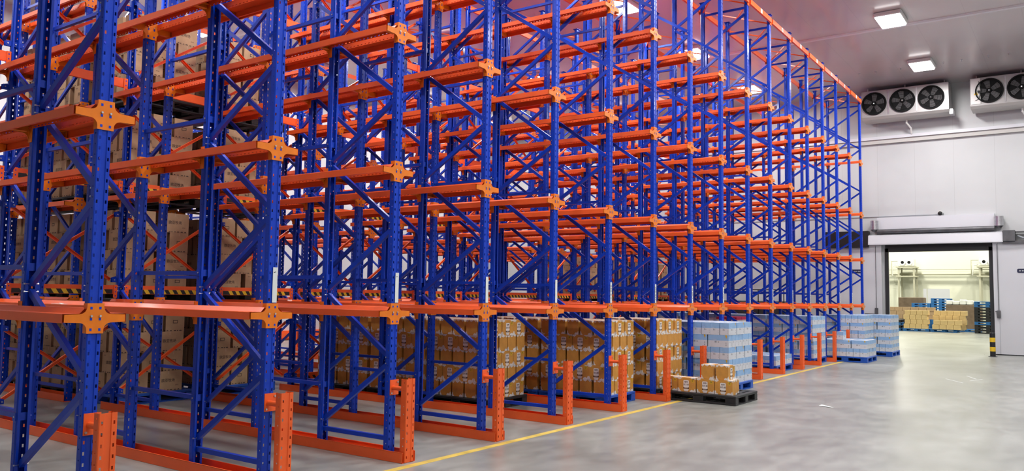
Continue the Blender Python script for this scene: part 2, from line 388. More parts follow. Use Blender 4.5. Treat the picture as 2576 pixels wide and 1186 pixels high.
for z in SPZ:
    m = MB(); m.channel((0, 1.02, z), (0, 2.083, z), .04, .038, BLUE); m.box(-.056, .056, .985, 1.03, z-.03, z+.03, BLUE)
    m.cyl((-.062, 1.0, z), (.062, 1.0, z), .007, STEEL, 8); SPM.append(m.mesh('spacer_bar'))
GZ = [.24, 1.13, 1.76, 2.66, 3.22, 4.12, 4.67, 5.57, 6.2, 7.1]
GUS = []
for z in GZ:
    m = MB(); y = 1.040
    m.prism([(-.115, z-.03), (.115, z-.03), (.115, z+.03), (.055, z+.05), (-.055, z+.05), (-.115, z+.03)], y, y+.005, BLUE)
    m.prism([(-.115, z-.03), (.115, z-.03), (.115, z+.03), (-.115, z+.03)], y-.045, y-.04, BLUE)
    for sx in (-.09, 0, .09): m.cyl((sx, y-.055, z), (sx, y+.012, z), .008, STEEL, 8)
    GUS.append(m.mesh('gusset_plate'))
brall = MB()
for k in range(len(ZN)-1):
    a = (0, .975, ZN[k]+.03) if k % 2 == 0 else (0, .055, ZN[k]+.03); b = (0, .055, ZN[k+1]-.03) if k % 2 == 0 else (0, .975, ZN[k+1]-.03)
    brall.channel(a, b, .036, .048, BLUE)
brall.channel((0, .05, .2), (0, .985, .2), .04, .042, BLUE); brall.channel((0, .05, 7.8), (0, .985, 7.8), .04, .042, BLUE)
BRALL = brall.mesh('bracing')
spall = MB()
for z in SPZ: spall.channel((0, 1.02, z), (0, 2.083, z), .04, .038, BLUE)
SPALL = spall.mesh('spacer_bars')
def tape_mesh(k):
    m = MB(); r = random.Random(k); m.box(-.002, .046, -.0025, -.0005, 1.545, 1.845, TAPE)
    if k >= 5:
        z = 1.80
        while z > 1.60:
            h = r.choice((.012, .018, .024)); m.box(.014, .030, -.0032, -.0025, z-h, z, INK); z -= h+r.choice((.006, .012, .03))
    elif k in (1, 2): m.box(.006, .02, -.0032, -.0025, 1.80, 1.806, INK); m.box(.02, .026, -.0032, -.0025, 1.803, 1.809, INK)
    return m.mesh('tape_strip')
def make_frame(n, Y0, full, spacer, gusset, tape, label, group):
    t = thing('rack_frame', (n*PITCHX, Y0, 0), label, 'rack frame', group)
    ob('upright', UP, t); ob('upright', UP, t, (0, 1.035, 0), math.pi)
    for j, z in enumerate(LV):
        ob('rail_bracket', BRK, t, (0, -.001, z)); ob('rail_bracket', BRK, t, (0, 1.036, z), math.pi)
    ob('cap_plate', CAP, t); ob('cap_plate', CAP, t, (0, 1.035, 0), math.pi)
    if full:
        for me in BR: ob('diagonal_brace', me, t)
        for me in HB: ob('horizontal_brace', me, t)
        ob('base_plate', BASE, t); ob('base_plate', BASE, t, (0, 1.035, 0), math.pi)
        if spacer:
            for me in SPM: ob('spacer_bar', me, t)
    else:
        ob('bracing', BRALL, t)
        if spacer: ob('spacer_bars', SPALL, t)
    if gusset:
        for me in GUS: ob('gusset_plate', me, t)
    if tape:
        o = ob('tape_strip', tape_mesh(n), t); o['label'] = 'white tape strip'
    return t
FY = [0, 2.09, 4.18]; BY = [6.42, 8.51, 10.6]
FN = ['standing on the aisle edge', 'second back from the aisle', 'third back from the aisle']
BN = ['first of the back block', 'middle of the back block', 'rearmost of the back block']
for n in range(NC):
    for k, y in enumerate(FY):
        if inview(n*PITCHX, y+.5, 0, 8): make_frame(n, y, n < 12, k < 2, k == 2, k == 0 and 1 <= n <= 15, 'blue perforated rack frame %s, %s column from the left' % (FN[k], ORD[n]), 'rack frames of the front block')
    for k, y in enumerate(BY):
        if inview(n*PITCHX, y+.5, 0, 8): make_frame(n, y, False, k < 2, False, False, 'blue rack frame, %s, %s column from the left' % (BN[k], ORD[n]), 'rack frames of the back block')

# pallet rails: folded sheet profile with a raised guide lip and a punched inner flange
def rail_mesh(L, sx):
    m = MB()
    pr = [(.062, .064), (.074, .070), (.108, .033), (.222, .033), (.222, -.030), (.204, -.030)]
    def st(p, q): m.add([(sx*p[0], 0, p[1]), (sx*q[0], 0, q[1]), (sx*q[0], L, q[1]), (sx*p[0], L, p[1])], [(0, 1, 2, 3)], ORANGE)
    for p, q in zip(pr, pr[1:]): st(p, q)
    st((.108, .033), (.106, .030)); st((.106, .030), (.219, .030)); st((.219, .030), (.219, -.027))
    st((.062, .064), (.062, .016)); st((.062, .008), (.062, .0))
    y = 0
    while y < L:
        a, b = y, min(L, y+.032)
        m.add([(sx*.062, a, .008), (sx*.062, b, .008), (sx*.062, b, .016), (sx*.062, a, .016)], [(0, 1, 2, 3)], ORANGE); y += .055
    return m.mesh('pallet_rail')
RL = {('f', -1): rail_mesh(5.24, -1), ('f', 1): rail_mesh(5.24, 1), ('b', -1): rail_mesh(5.24, -1), ('b', 1): rail_mesh(5.24, 1)}
for n in range(NC):
    for j, z in enumerate(LV):
        for sx in (-1, 1):
            if n == NC-1 and sx == 1: continue
            sd = 'left' if sx < 0 else 'right'
            for bk, y0, nm in (('f', .001, 'front'), ('b', 6.42, 'back')):
                if not any(inview(n*PITCHX, y0+q*5.2, z, z) for q in (0, .25, .5, .75, 1)): continue
                o = ob('pallet_rail', RL[(bk, sx)], None, (n*PITCHX, y0, z))
                tag(o, 'orange pallet rail on the %s tier, %s side of the %s column line, %s block' % (TIER[j], sd, ORD[n], nm), 'pallet rail', 'pallet rails of the %s block' % nm)

for i, (x, y, wd) in enumerate([(1.5-.165, 3.34, .11), (4.5+.165, 2.39, .20), (4.5+.165, 3.05, .20)]):
    m = MB(); m.box(-.035, .035, -wd, wd, 0, .004, TAPE); m.add([(-.035, -wd, .004), (-.035, -wd+.05, .016), (.0, -wd, .010)], [(0, 1, 2)], TAPE)
    tag(m.build('paper_label', None, (x, y, LV[0]+.0335)), 'white paper label lying on the lowest pallet rail, %s from the left' % ORD[i], 'paper', 'paper labels on the lowest rails')
# floor guide rails with their end posts
def floor_rail(n):
    t = thing('floor_guide_rail', (n*PITCHX, 0, 0), 'orange floor guide rail with upright end post, %s from the left' % ORD[n], 'floor rail', 'floor guide rails along the aisle')
    m = MB(); L = 5.36
    for sx in (-1, 1):
        m.box(min(sx*.088, sx*.092), max(sx*.088, sx*.092), -.235, L, .002, .10, ORANGE)
        m.box(min(sx*.080, sx*.092), max(sx*.080, sx*.092), -.235, L, .098, .102, ORANGE)
    m.box(-.088, .088, -.235, L, .0005, .004, ORANGE)
    m.build('guide_channel', t)
    ob('end_post', POST, t, (0, -.245, .0045))
    m = MB(); m.cyl((-.005, -.175, .70), (-.005, -.008, .70), .022, ORANGE, 12); m.box(-.045, .075, -.0095, -.0035, .63, .78, ORANGE)
    m.cyl((.055, -.02, .755), (.055, -.008, .755), .009, STEEL, 8); m.cyl((-.03, -.02, .65), (-.03, -.008, .65), .009, STEEL, 8)
    m.cyl((.045, -.19, .70), (.075, -.19, .70), .008, STEEL, 8)
    m.build('tie_arm', t)
for n in range(NC-1):
    if inview(n*PITCHX, 0, 0, 1, 400) or inview(n*PITCHX, 4, 0, 1, 400): floor_rail(n)
m = MB()
for sx in (-1, 1):
    m.box(min(sx*.088, sx*.092), max(sx*.088, sx*.092), 0, 5.9, .002, .10, ORANGE)
m.box(-.088, .088, 0, 5.9, .0005, .004, ORANGE); m.box(-.09, .09, 5.78, 5.90, .004, .78, ORANGE)
BRAIL = m.mesh('floor_guide_rail')
for n in range(NC-1):
    if inview(n*PITCHX, 8, 0, 1, 300):
        tag(ob('floor_guide_rail', BRAIL, None, (n*PITCHX, 6.38, 0)), 'orange floor guide rail under the back block, %s column from the left' % ORD[n], 'floor rail', 'floor guide rails of the back block')

# back-stop beams between the last uprights of the front block
def stop_beam(n, z, striped, label):
    t = thing('back_stop_beam', (n*PITCHX, 5.16, z), label, 'back stop beam', 'back stop beams across the lanes')
    m = MB(); m.box(.075, 1.425, 0, .045, .0, .12, ORANGE); m.build('beam', t)
    for x in (.052, 1.395):
        q = MB(); q.box(x, x+.053, -.010, -.002, -.05, .125, ORANGE)
        for zz in (-.025, .03, .09): q.box(x+.02, x+.034, -.0115, -.010, zz-.008, zz+.008, BLUE)
        q.build('end_plate', t)
    if striped:
        m = MB(); m.box(.115, 1.385, -.0015, -.0003, .004, .064, BLACK); x = .12
        while x < 1.33:
            m.add([(x, -.002, .004), (x+.062, -.002, .004), (x+.022, -.002, .064), (x-.040+.0, -.002, .064)], [(0, 1, 2, 3)], YELLOW) if x > .16 else None; x += .125
        o = m.build('hazard_tape', t); o['label'] = 'black and yellow hazard tape'
for n in range(0, NC-1):
    for j in range(4):
        z = LV[j]+.135
        if inview(n*PITCHX+.75, 5.2, z, z): stop_beam(n, z, j < 2, '%sorange back stop beam on the %s tier, %s lane from the left' % ('hazard striped ' if j < 2 else 'plain ', TIER[j], ORD[n]))
# orange X braces behind them
def x_brace(n, z0, z1, k):
    t = thing('cross_brace', (n*PITCHX, 5.25, 0), 'pair of crossed orange braces at the %s height, %s lane from the left' % (['floor', 'second', 'third', 'fourth', 'top'][k], ORD[n]), 'cross brace', 'crossed braces behind the lanes')
    m = MB(); m.channel((.09, 0, z0), (1.41, 0, z1), .03, .038, ORANGE, (0, -1, 0)); m.build('brace_bar', t)
    m = MB(); m.channel((.09, .034, z1), (1.41, .034, z0), .03, .038, ORANGE, (0, -1, 0)); m.build('brace_bar', t)
for n in range(0, NC-1):
    for k in range(5):
        z0, z1 = GZ[2*k], GZ[2*k+1]
        if inview(n*PITCHX+.75, 5.25, z0, z1): x_brace(n, z0, z1, k)
# low striped stops near the floor
for n in (4, 5, 7):
    m = MB(); x0 = n*PITCHX+.1; m.box(x0, x0+1.3, 5.30, 5.34, .14, .25, ORANGE)
    for i in range(9): m.add([(x0+.1+i*.13, 5.298, .15), (x0+.16+i*.13, 5.298, .15), (x0+.12+i*.13, 5.298, .20), (x0+.06+i*.13, 5.298, .20)], [(0, 1, 2, 3)], BLACK)
    tag(m.build('floor_stop_beam'), 'low orange floor stop beam with black stripes, %s lane from the left' % ORD[n], 'floor stop beam', 'floor stop beams')

# top tie beams, one per lane and upright row
m = MB(); m.box(.052, 1.448, -.05, -.008, 7.875, 7.985, ORANGE); m.box(-.0, .052, -.014, -.004, 7.84, 7.99, ORANGE); m.box(1.448, 1.5, -.014, -.004, 7.84, 7.99, ORANGE)
TB = m.mesh('top_beam')
m = MB(); m.box(.69, .80, -.0525, -.0505, 7.885, 7.98, TAPE); m.box(.715, .775, -.0535, -.0525, 7.905, 7.955, STICK); TS = m.mesh('sticker')
for n in range(NC-1):
    for k, (y, rn) in enumerate([(0, 'aisle row'), (1.085, 'second row'), (3.17, 'fourth row'), (5.25, 'sixth row'), (7.5, 'back block front row'), (11.68, 'rearmost row')]):
        if inview(n*PITCHX+.75, y, 7.9, 8.0, 150):
            t = thing('top_tie_beam', (n*PITCHX, y, 0), 'orange tie beam along the rack tops over the %s lane, %s' % (ORD[n], rn), 'tie beam', 'tie beams along the rack tops')
            ob('beam', TB, t)
            if k == 0: o = ob('sticker', TS, t); o['label'] = 'grey paper sticker'
# horizontal bracing rods under the top beams
m = MB(); m.bar((.04, .06, 7.86), (1.46, .98, 7.86), .025, .02, ORANGE, (0, 0, 1)); RA = m.mesh('rod')
m = MB(); m.bar((.04, .98, 7.885), (1.46, .06, 7.885), .025, .02, ORANGE, (0, 0, 1)); RB = m.mesh('rod')
for n in range(NC-1):
    for y, rn in ((0, 'front frames'), (2.09, 'middle frames'), (4.18, 'third frames'), (6.42, 'back block frames')):
        if inview(n*PITCHX+.75, y+.5, 7.9, 7.9, 60):
            t = thing('roof_brace', (n*PITCHX, y, 0), 'thin orange crossed rods between the tops of the %s, %s lane' % (rn, ORD[n]), 'roof brace', 'thin bracing rods at the rack tops')
            ob('rod', RA, t); ob('rod', RB, t)

# ------------------------------------------------------------------ pallets
def pallet_parts(mt, W, D):
    H = .148; P = {}
    m = MB(); nb = 8; w = (D-.16)/(nb*1.5)
    for k in range(nb):
        y = .08+(k+.25)*(D-.16)/nb; m.box(.05, W-.05, y, y+w, H-.016, H-.002, mt)
    m.bevbox(0, W, 0, .08, H-.040, H, mt, .006); m.bevbox(0, W, D-.08, D, H-.040, H, mt, .006)
    for x in (0, W/2-.05, W-.10): m.bevbox(x, x+.10, .075, D-.075, H-.040, H-.001, mt, .006)
    for x in (.3, .7): m.box(W*x-.02, W*x+.02, .08, D-.08, H-.03, H-.017, mt)
    P['deck'] = m.mesh('deck')
    m = MB(); m.bevbox(-.064, .064, -.085, .085, .030, H-.039, mt, .006)
    for q in (-.05, -.017, .017, .05): m.box(-.067, -.065, q-.004, q+.004, .03, H-.045, mt)
    P['foot'] = m.mesh('foot_block')
    m = MB(); m.bevbox(-.066, .066, 0, D, .0, .034, mt, .006); P['skid'] = m.mesh('skid')
    m = MB(); m.box(.13, W/2-.065, -.06, .06, .001, .018, mt); m.box(W/2+.065, W-.13, -.06, .06, .001, .018, mt); P['cross'] = m.mesh('bottom_board')
    return P
PP = {}
def pallet(mt, mname, x, y, z, W, D, label, group, rz=0):
    key = (mname, W, D)
    if key not in PP: PP[key] = pallet_parts(mt, W, D)
    P = PP[key]; t = thing('plastic_pallet', (x, y, z), label, 'pallet', group, rz)
    ob('deck', P['deck'], t)
    for j in (.06, D-.06): ob('bottom_board', P['cross'], t, (0, j, 0))
    for i in (.066, W/2, W-.066):
        ob('skid', P['skid'], t, (i, 0, 0))
        for j in (.086, D/2, D-.086): ob('foot_block', P['foot'], t, (i, j, 0))
    return t

# ------------------------------------------------------------------ cartons
T_PLANT = text_polys('植物', .030); T_PROB = text_polys('益生菌', .030); T_SUB = text_polys('植物原浆', .014)
T_RANCH = text_polys('欧亚牧场', .054, .012); T_SMALL = text_polys('纯牛奶', .018)
SPL = {  # white splash outlines in unit of carton width, height
 'bl': [(0, 0), (.20, 0), (.17, .06), (.10, .09), (.075, .20), (.035, .27), (0, .24)],
 'br': [(.66, 0), (1, 0), (1, .10), (.965, .26), (.92, .13), (.86, .12), (.80, .17), (.74, .12), (.68, .10)],
 'tl': [(0, .87), (.06, .90), (.10, .84), (.16, .90), (.23, .94), (.22, 1), (0, 1)],
 'tr': [(.70, 1), (.72, .96), (.80, .93), (.88, .86), (.92, .93), (1, .91), (1, 1)],
 'm1': [(.30, 0), (.62, 0), (.56, .06), (.52, .20), (.46, .26), (.43, .12), (.34, .09)],
 'm2': [(.30, 1), (.34, .92), (.44, .90), (.50, .87), (.56, .93), (.64, .93), (.66, 1)]}
def faceT(face, W, D, H, e):
    # maps (u in 0..width, v in 0..H) on a side of a box centred in x,y with base at 0
    if face == 'f': return lambda u, v: (-W/2+u, -D/2-e, v)
    if face == 'k': return lambda u, v: (W/2-u, D/2+e, v)
    if face == 'l': return lambda u, v: (-W/2-e, D/2-u, v)
    return lambda u, v: (W/2+e, -D/2+u, v)
def brown_box():
    W, D, H = .284, .198, .222; m = MB(); m.box(-W/2, W/2, -D/2, D/2, 0, H, BROWN, skip='t')
    m.box(-W/2, W/2, -D/2, D/2, H-.001, H, BROWN, skip=('b', 'f', 'r', 'k', 'l'))
    m.box(-W/2, W/2, -.025, .025, H, H+.0012, MILKW); m.box(-W/2+.01, -W/2+.08, -D/2+.01, D/2-.01, H, H+.001, MILKW); m.box(W/2-.07, W/2-.01, -D/2+.02, D/2-.03, H, H+.001, MILKW)
    for face, wd in (('f', W), ('k', W), ('l', D), ('r', D)):
        T = faceT(face, W, D, H, .0008); long_ = face in 'fk'
        for k in (('bl', 'br', 'tl', 'tr') if long_ else ('bl', 'br', 'tl', 'tr', 'm2')):
            m.poly([(a*wd, b*H) for a, b in SPL[k]], MILKW, T)
        if long_:
            cx, z0, z1, a, r = wd*.47, .068, .182, .045, .014
            pts = []
            for qx, qz, s0 in ((cx-a+r, z0+r, 180), (cx+a-r, z0+r, 270), (cx+a-r, z1-r, 0), (cx-a+r, z1-r, 90)):
                pts += [(qx+r*math.cos(math.radians(s0+t)), qz+r*math.sin(math.radians(s0+t))) for t in (0, 45, 90)]
            T1 = faceT(face, W, D, H, .0014); T2 = faceT(face, W, D, H, .002)
            m.poly(pts, TAGW, T1)
            m.poly([(cx-a-.004, .049), (cx+a-.002, .047), (cx+a+.006, .058), (cx+a, .068), (cx-a-.002, .068)], INKB, T1)
            m.poly([(cx-a+.016, .006), (cx+a-.016, .006), (cx+a, .044), (cx-a, .044)], MILKW, T1)
            put_text(m, T_PLANT, INKB, lambda u, v: T2(u+cx, v+.152)); put_text(m, T_PROB, INKB, lambda u, v: T2(u+cx, v+.112)); put_text(m, T_SUB, TAGW, lambda u, v: T2(u+cx, v+.0585))
            c = (wd*.83, H*.80)
            m.poly([(c[0]+(.024 if i % 2 else .038)*math.cos(i*math.pi/6), c[1]+(.024 if i % 2 else .038)*math.sin(i*math.pi/6)) for i in range(12)], GOLD, T)
            m.poly([(c[0]+.012*math.cos(i*math.pi/4), c[1]+.012*math.sin(i*math.pi/4)) for i in range(8)], INKB, T1); m.poly([(c[0]+.007*math.cos(i*math.pi/4), c[1]+.007*math.sin(i*math.pi/4)) for i in range(8)], GOLD, T2)
    return m.mesh('milk_carton_box'), (W, D, H)
def blue_box(leaf=True):
    W, D, H = .370, .160, .210; m = MB()
    m.box(-W/2, W/2, -D/2, D/2, 0, H*.54, LWHITE, skip='t'); m.box(-W/2, W/2, -D/2, D/2, H*.54, H, LBLUE, skip='b')
    m.box(-W/2, W/2, -.022, .022, H, H+.001, MILKW); m.box(-W/2+.02, -.06, -D/2+.01, D/2-.01, H, H+.0008, LWHITE)
    for face, wd in (('f', W), ('k', W), ('l', D), ('r', D)):
        T = faceT(face, W, D, H, .0008); T1 = faceT(face, W, D, H, .0014)
        for u, v, a, b in ((.32, .36, .10, .030), (.48, .36, .05, .022), (.87, .30, .018, .022), (.87, .12, .022, .022)):
            m.poly([(wd*u, H*v), (wd*u+a*wd, H*v), (wd*u+a*wd, H*v+b), (wd*u, H*v+b)], GREYINK if a > .04 else INK, T)
        m.poly([(wd*.12, H*.62), (wd*.42, H*.62), (wd*.42, H*.64), (wd*.12, H*.64)], LWHITE, T)
        if leaf and face in 'fk':
            m.poly([(wd*.84, H*.99), (wd*.90, H), (wd*.93, H*.92), (wd*.915, H*.80), (wd*.89, H*.70), (wd*.875, H*.82), (wd*.85, H*.88)], GOLD, T)
    return m.mesh('milk_carton_box'), (W, D, H)
def kraft_box():
    W, D, H = .445, .30, .288; m = MB(); m.box(-W/2, W/2, -D/2, D/2, 0, H, KRAFT); m.box(-W/2, W/2, -.03, .03, H, H+.001, KTAPE)
    r = random.Random(3)
    for face, wd in (('f', W), ('k', W), ('l', D), ('r', D)):
        T = faceT(face, W, D, H, .0008)
        if face in 'fk':
            put_text(m, T_RANCH, KINK, lambda u, v: T(u+wd*.5, v+H*.52)); put_text(m, T_SMALL, KINK, lambda u, v: T(u+wd*.82, v+H*.27)); put_text(m, T_SMALL, KINK, lambda u, v: T(u+wd*.16, v+H*.86))
        else:
            m.poly([(wd*.38, H*.42), (wd*.64, H*.42), (wd*.64, H*.58), (wd*.38, H*.58)], KINK, T); m.poly([(wd*.41, H*.45), (wd*.61, H*.45), (wd*.61, H*.55), (wd*.41, H*.55)], KRAFT, faceT(face, W, D, H, .0014))
        u = wd*.05
        while u < wd*.93:
            a = r.uniform(.02, .045); m.poly([(u, .008), (u+a, .008), (u+a*.8, .022), (u+a*.15, .019)], KINK, T); u += a+r.uniform(.008, .03)
        m.poly([(wd*.48, H*.84), (wd*.52, H*.84), (wd*.52, H), (wd*.48, H)], KTAPE, T)
    return m.mesh('kraft_carton_box'), (W, D, H)
BB, BD = brown_box(); CB, CD = blue_box(); KB, KD = kraft_box()
COUNT = {}
FILL = {}
def stack(me, dim, name, x0, x1, y0, y1, z0, rows, desc, cat, group, top=True, start=0, skipface='', front=True, back=False, only=None):
    a, b, h = dim; Wx, Wy = x1-x0, y1-y0; r = random.Random(int(x0*100+y0*10+z0*1000))
    for k in range(rows):
        rot = (k+start) % 2; dx, dy = (b, a) if rot else (a, b)
        nx, ny = int((Wx+.02)//dx), int((Wy+.02)//dy)
        sx, sy = (Wx-dx)/max(1, nx-1), (Wy-dy)/max(1, ny-1)
        if sx > dx*1.3: sx = dx*1.3
        if sy > dy*1.3: sy = dy*1.3
        for i in range(nx):
            for j in range(ny):
                isl, isf, ist = i == 0, (j == 0 and front), (top and k == rows-1)
                if only and not only(k, i, j): continue
                if not (isl or isf or ist or (back and j == ny-1)):
                    if k == rows-1 or top: FILL.setdefault((name, group), []).append((x0+dx/2+i*sx, y0+dy/2+j*sy, z0+k*(h+.0015), rot, dim))
                    continue
                jx, jy, jr = r.uniform(-.004, .004), r.uniform(-.004, .004), r.uniform(-.008, .008)
                o = ob(name, me, None, (x0+dx/2+i*sx+jx, y0+dy/2+j*sy+jy, z0+k*(h+.0015)), (math.pi/2 if rot else 0)+jr)
                where = '%s across, %s back' % (ORD[i], ORD[j])
                tag(o, '%s, layer %s up, %s' % (desc, ['one', 'two', 'three', 'four', 'five', 'six'][k], where), cat, group)
                COUNT[group] = COUNT.get(group, 0)+1
PZ = .15
GB, GBL, GK = 'ochre milk cartons stacked on pallets', 'pale blue milk cartons stacked on pallets', 'kraft cartons stored on the racks'
# ochre stacks on the floor lanes 5,6,7
for q in range(3):
    y = 1.28+q*1.22; sn = ['nearest', 'middle', 'rear'][q]
    pallet(PALBLACK, 'black', 6.24, y-.02, 0, 1.0, 1.18, 'black pallet under the %s ochre stack in the fifth lane' % sn, 'black plastic pallets')
    stack(BB, BD, 'ochre_carton_box', 6.30, 7.17, y, y+1.15, PZ, 5, 'ochre carton, fifth lane %s stack' % sn, 'carton', GB)
for q in range(2):
    y = .24+q*1.22; sn = ['front', 'rear'][q]
    pallet(PALBLUE, 'blue', 7.74, y-.03, 0, 1.0, 1.18, 'blue pallet under the %s ochre stack in the sixth lane' % sn, 'blue plastic pallets')
    stack(BB, BD, 'ochre_carton_box', 7.80, 8.72, y, y+1.15, PZ, 5, 'ochre carton, sixth lane %s stack' % sn, 'carton', GB, front=(q == 0))
pallet(PALBLACK, 'black', 9.24, .07, 0, 1.05, 1.18, 'black pallet under the ochre stack in the seventh lane', 'black plastic pallets')
stack(BB, BD, 'ochre_carton_box', 9.28, 10.26, .09, 1.24, PZ, 5, 'ochre carton, seventh lane stack', 'carton', GB)
# loose pallet pulled out in the aisle with six cartons
pallet(PALBLACK, 'black', 9.15, -1.27, 0, 1.0, 1.22, 'black pallet pulled into the aisle carrying a few ochre cartons', 'black plastic pallets')
for i, (x, y, rz, z, lb) in enumerate([(9.30, -1.06, 1.57, 0, 'lower row, nearest the pallet corner'), (9.31, -.765, 1.55, 0, 'lower row, second from the near corner'), (9.29, -.455, 1.62, 0, 'lower row, third from the near corner'),
                                      (9.33, -.155, 1.53, 0, 'lower row, farthest from the near corner'), (9.50, -1.02, 1.57, 0, 'lower row, tucked behind the near corner carton'),
                                      (9.36, -1.03, .0, .2235, 'nearer of the upper two'), (9.36, -.79, .02, .2235, 'farther of the upper two')]):
    tag(ob('ochre_carton_box', BB, None, (x, y, PZ+z), rz), 'ochre carton on the aisle pallet, %s' % lb, 'carton', 'ochre cartons on the aisle pallet')
# pale blue stacks
pallet(PALBLUE, 'blue', 10.66, -.62, 0, 1.2, 1.12, 'blue pallet under the nearest pale blue stack behind the loose pallet', 'blue plastic pallets')
stack(CB, CD, 'blue_carton_box', 10.67, 11.85, -.60, .56, PZ, 5, 'pale blue carton, nearest blue stack', 'carton', GBL)
pallet(PALBLUE, 'blue', 10.66, .62, 0, 1.2, 1.12, 'blue pallet under the second pale blue stack in the eighth lane', 'blue plastic pallets')
stack(CB, CD, 'blue_carton_box', 10.67, 11.85, .64, 1.80, PZ, 5, 'pale blue carton, eighth lane rear stack', 'carton', GBL, front=False)
pallet(PALBLUE, 'blue', 15.16, -.03, 0, 1.2, 1.12, 'blue pallet under the single low layer of blue cartons, eleventh lane', 'blue plastic pallets')
stack(CB, CD, 'blue_carton_box', 15.17, 16.35, -.01, 1.13, PZ, 2, 'pale blue carton, eleventh lane low load', 'carton', GBL, only=lambda k, i, j: k == 0 or (j > 1 and i < 3))
for q in range(4):
    y = -.02+q*1.22; sn = ['front', 'second', 'third', 'rear'][q]
    pallet(PALBLACK if q else PALBLUE, 'black' if q else 'blue', 18.15, y-.02, 0, 1.2, 1.12, '%s pallet under the %s blue stack in the thirteenth lane' % ('black' if q else 'blue', sn), 'pallets under the far blue stacks')
    stack(CB, CD, 'blue_carton_box', 18.16, 19.34, y, y+1.16, PZ, 5, 'pale blue carton, thirteenth lane %s stack' % sn, 'carton', GBL, top=False, front=(q == 0))
pallet(PALBLUE, 'blue', 19.66, -.98, 0, 1.2, 1.12, 'blue pallet under the low blue load jutting into the aisle', 'blue plastic pallets')
stack(CB, CD, 'blue_carton_box', 19.67, 20.85, -.96, .20, PZ, 2, 'pale blue carton, jutting low load', 'carton', GBL)
tag(ob('blue_carton_box', CB, None, (19.87, -.30, PZ+2*.2135), .02), 'single pale blue carton on top of the low load by the end post', 'carton', GBL)
pallet(PALBLACK, 'black', 21.16, -.62, 0, 1.2, 1.12, 'black pallet under the tall blue stack of the fifteenth lane', 'black plastic pallets')
stack(CB, CD, 'blue_carton_box', 21.17, 22.35, -.60, .56, PZ, 5, 'pale blue carton, fifteenth lane stack', 'carton', GBL, top=False)
pallet(PALBLUE, 'blue', 22.66, -1.04, 0, 1.2, 1.12, 'blue pallet under the tall blue stack nearest the doorway', 'blue plastic pallets')
stack(CB, CD, 'blue_carton_box', 22.67, 23.85, -1.02, .14, PZ, 5, 'pale blue carton, stack nearest the doorway', 'carton', GBL, top=False)
# crimson and a few odd cartons seen over the blue stack
m = MB()
W, D, H = .36, .25, .2
m.box(-W/2, W/2, -D/2, D/2, 0, H, CRIM); m.box(-W/2-.001, W/2+.001, -D/2-.001, D/2+.001, .05, .14, MILKW)
for i in range(7): m.add([(-W/2+i*.05, -D/2-.002, .14), (-W/2+i*.05+.04, -D/2-.002, .14), (-W/2+i*.05+.02, -D/2-.002, .115)], [(0, 1, 2)], CRIM)
CR = m.mesh('crimson_carton_box')
pallet(PALBLUE, 'blue', 16.66, 1.40, 0, 1.2, 1.12, 'blue pallet under the crimson cartons deep in the twelfth lane', 'blue plastic pallets')
for k in range(5):
    for i in range(3):
        for j in range(2):
            tag(ob('crimson_carton_box', CR, None, (16.88+i*.37, 1.56+j*.27, PZ+k*.203)), 'crimson and white carton, layer %d of its stack, %s across, %s row' % (k+1, ORD[i], ORD[j]), 'carton', 'crimson cartons deep in the twelfth lane')

# kraft cartons on the back block, lanes 3 and 4 on all tiers
for lane, deep in ((2, 3), (3, 1)):
    for j in range(4):
        z = 0 if j == 0 else LV[j-1]+.036
        for q in range(deep):
            x0 = lane*1.5+.15; y = 5.42+q*1.25
            bl = j == 0 and q == 0
            pallet(PALBLUE if bl else PALBLACK, 'blue' if bl else 'black', x0, y-.03, z, 1.2, 1.12, '%s pallet with kraft cartons, %s load of the %s lane, %s tier' % ('blue' if bl else 'black', ['front', 'second', 'third'][q], ORD[lane], ['floor', 'first', 'second', 'third'][j]), 'pallets under the kraft cartons')
            stack(KB, KD, 'kraft_carton_box', x0+.02, x0+1.0, y, y+1.04, z+PZ, 4, 'kraft carton, %s lane, %s tier %s load' % (ORD[lane], ['floor', 'first', 'second', 'third'][j], ['front', 'second', 'third'][q]), 'carton', GK, top=False, front=(q == 0), start=j+lane)
# loads seen through the far lanes on the first tier of the back block
for lane in (11, 12, 13, 14, 15):
    x0 = lane*1.5+.15; z = LV[0]+.036
    pallet(PALBLACK, 'black', x0, 6.47, z, 1.2, 1.12, 'black pallet with kraft cartons on the first tier, %s lane' % ORD[lane], 'pallets under the kraft cartons')
    stack(KB, KD, 'kraft_carton_box', x0+.05, x0+1.1, 6.5, 7.4, z+PZ, 4, 'kraft carton, %s lane, first tier load' % ORD[lane], 'carton', GK, top=False)
for (nm, grp), items in FILL.items():
    mm = {'ochre_carton_box': (BROWN, MILKW), 'blue_carton_box': (LWHITE, LBLUE), 'kraft_carton_box': (KRAFT, KTAPE)}[nm]; m = MB()
    for x, y, z, rot, (a, b, h) in items:
        dx, dy = (b, a) if rot else (a, b)
        m.box(x-dx/2, x+dx/2, y-dy/2, y+dy/2, z, z+h*.54, mm[0]); m.box(x-dx/2, x+dx/2, y-dy/2, y+dy/2, z+h*.54, z+h, mm[1] if nm.startswith('blue') else mm[0])
        m.box(x-dx*.45, x-dx*.12, y-dy*.4, y+dy*.4, z+h, z+h+.001, mm[1] if not nm.startswith('blue') else mm[0])
    tag(m.build(nm+'_filling'), {'o': 'ochre', 'b': 'pale blue', 'k': 'kraft'}[nm[0]]+' cartons hidden in the middle of the stacks', 'cartons', kind='stuff')
print('COUNTS', COUNT, {k: len(v) for k, v in FILL.items()})

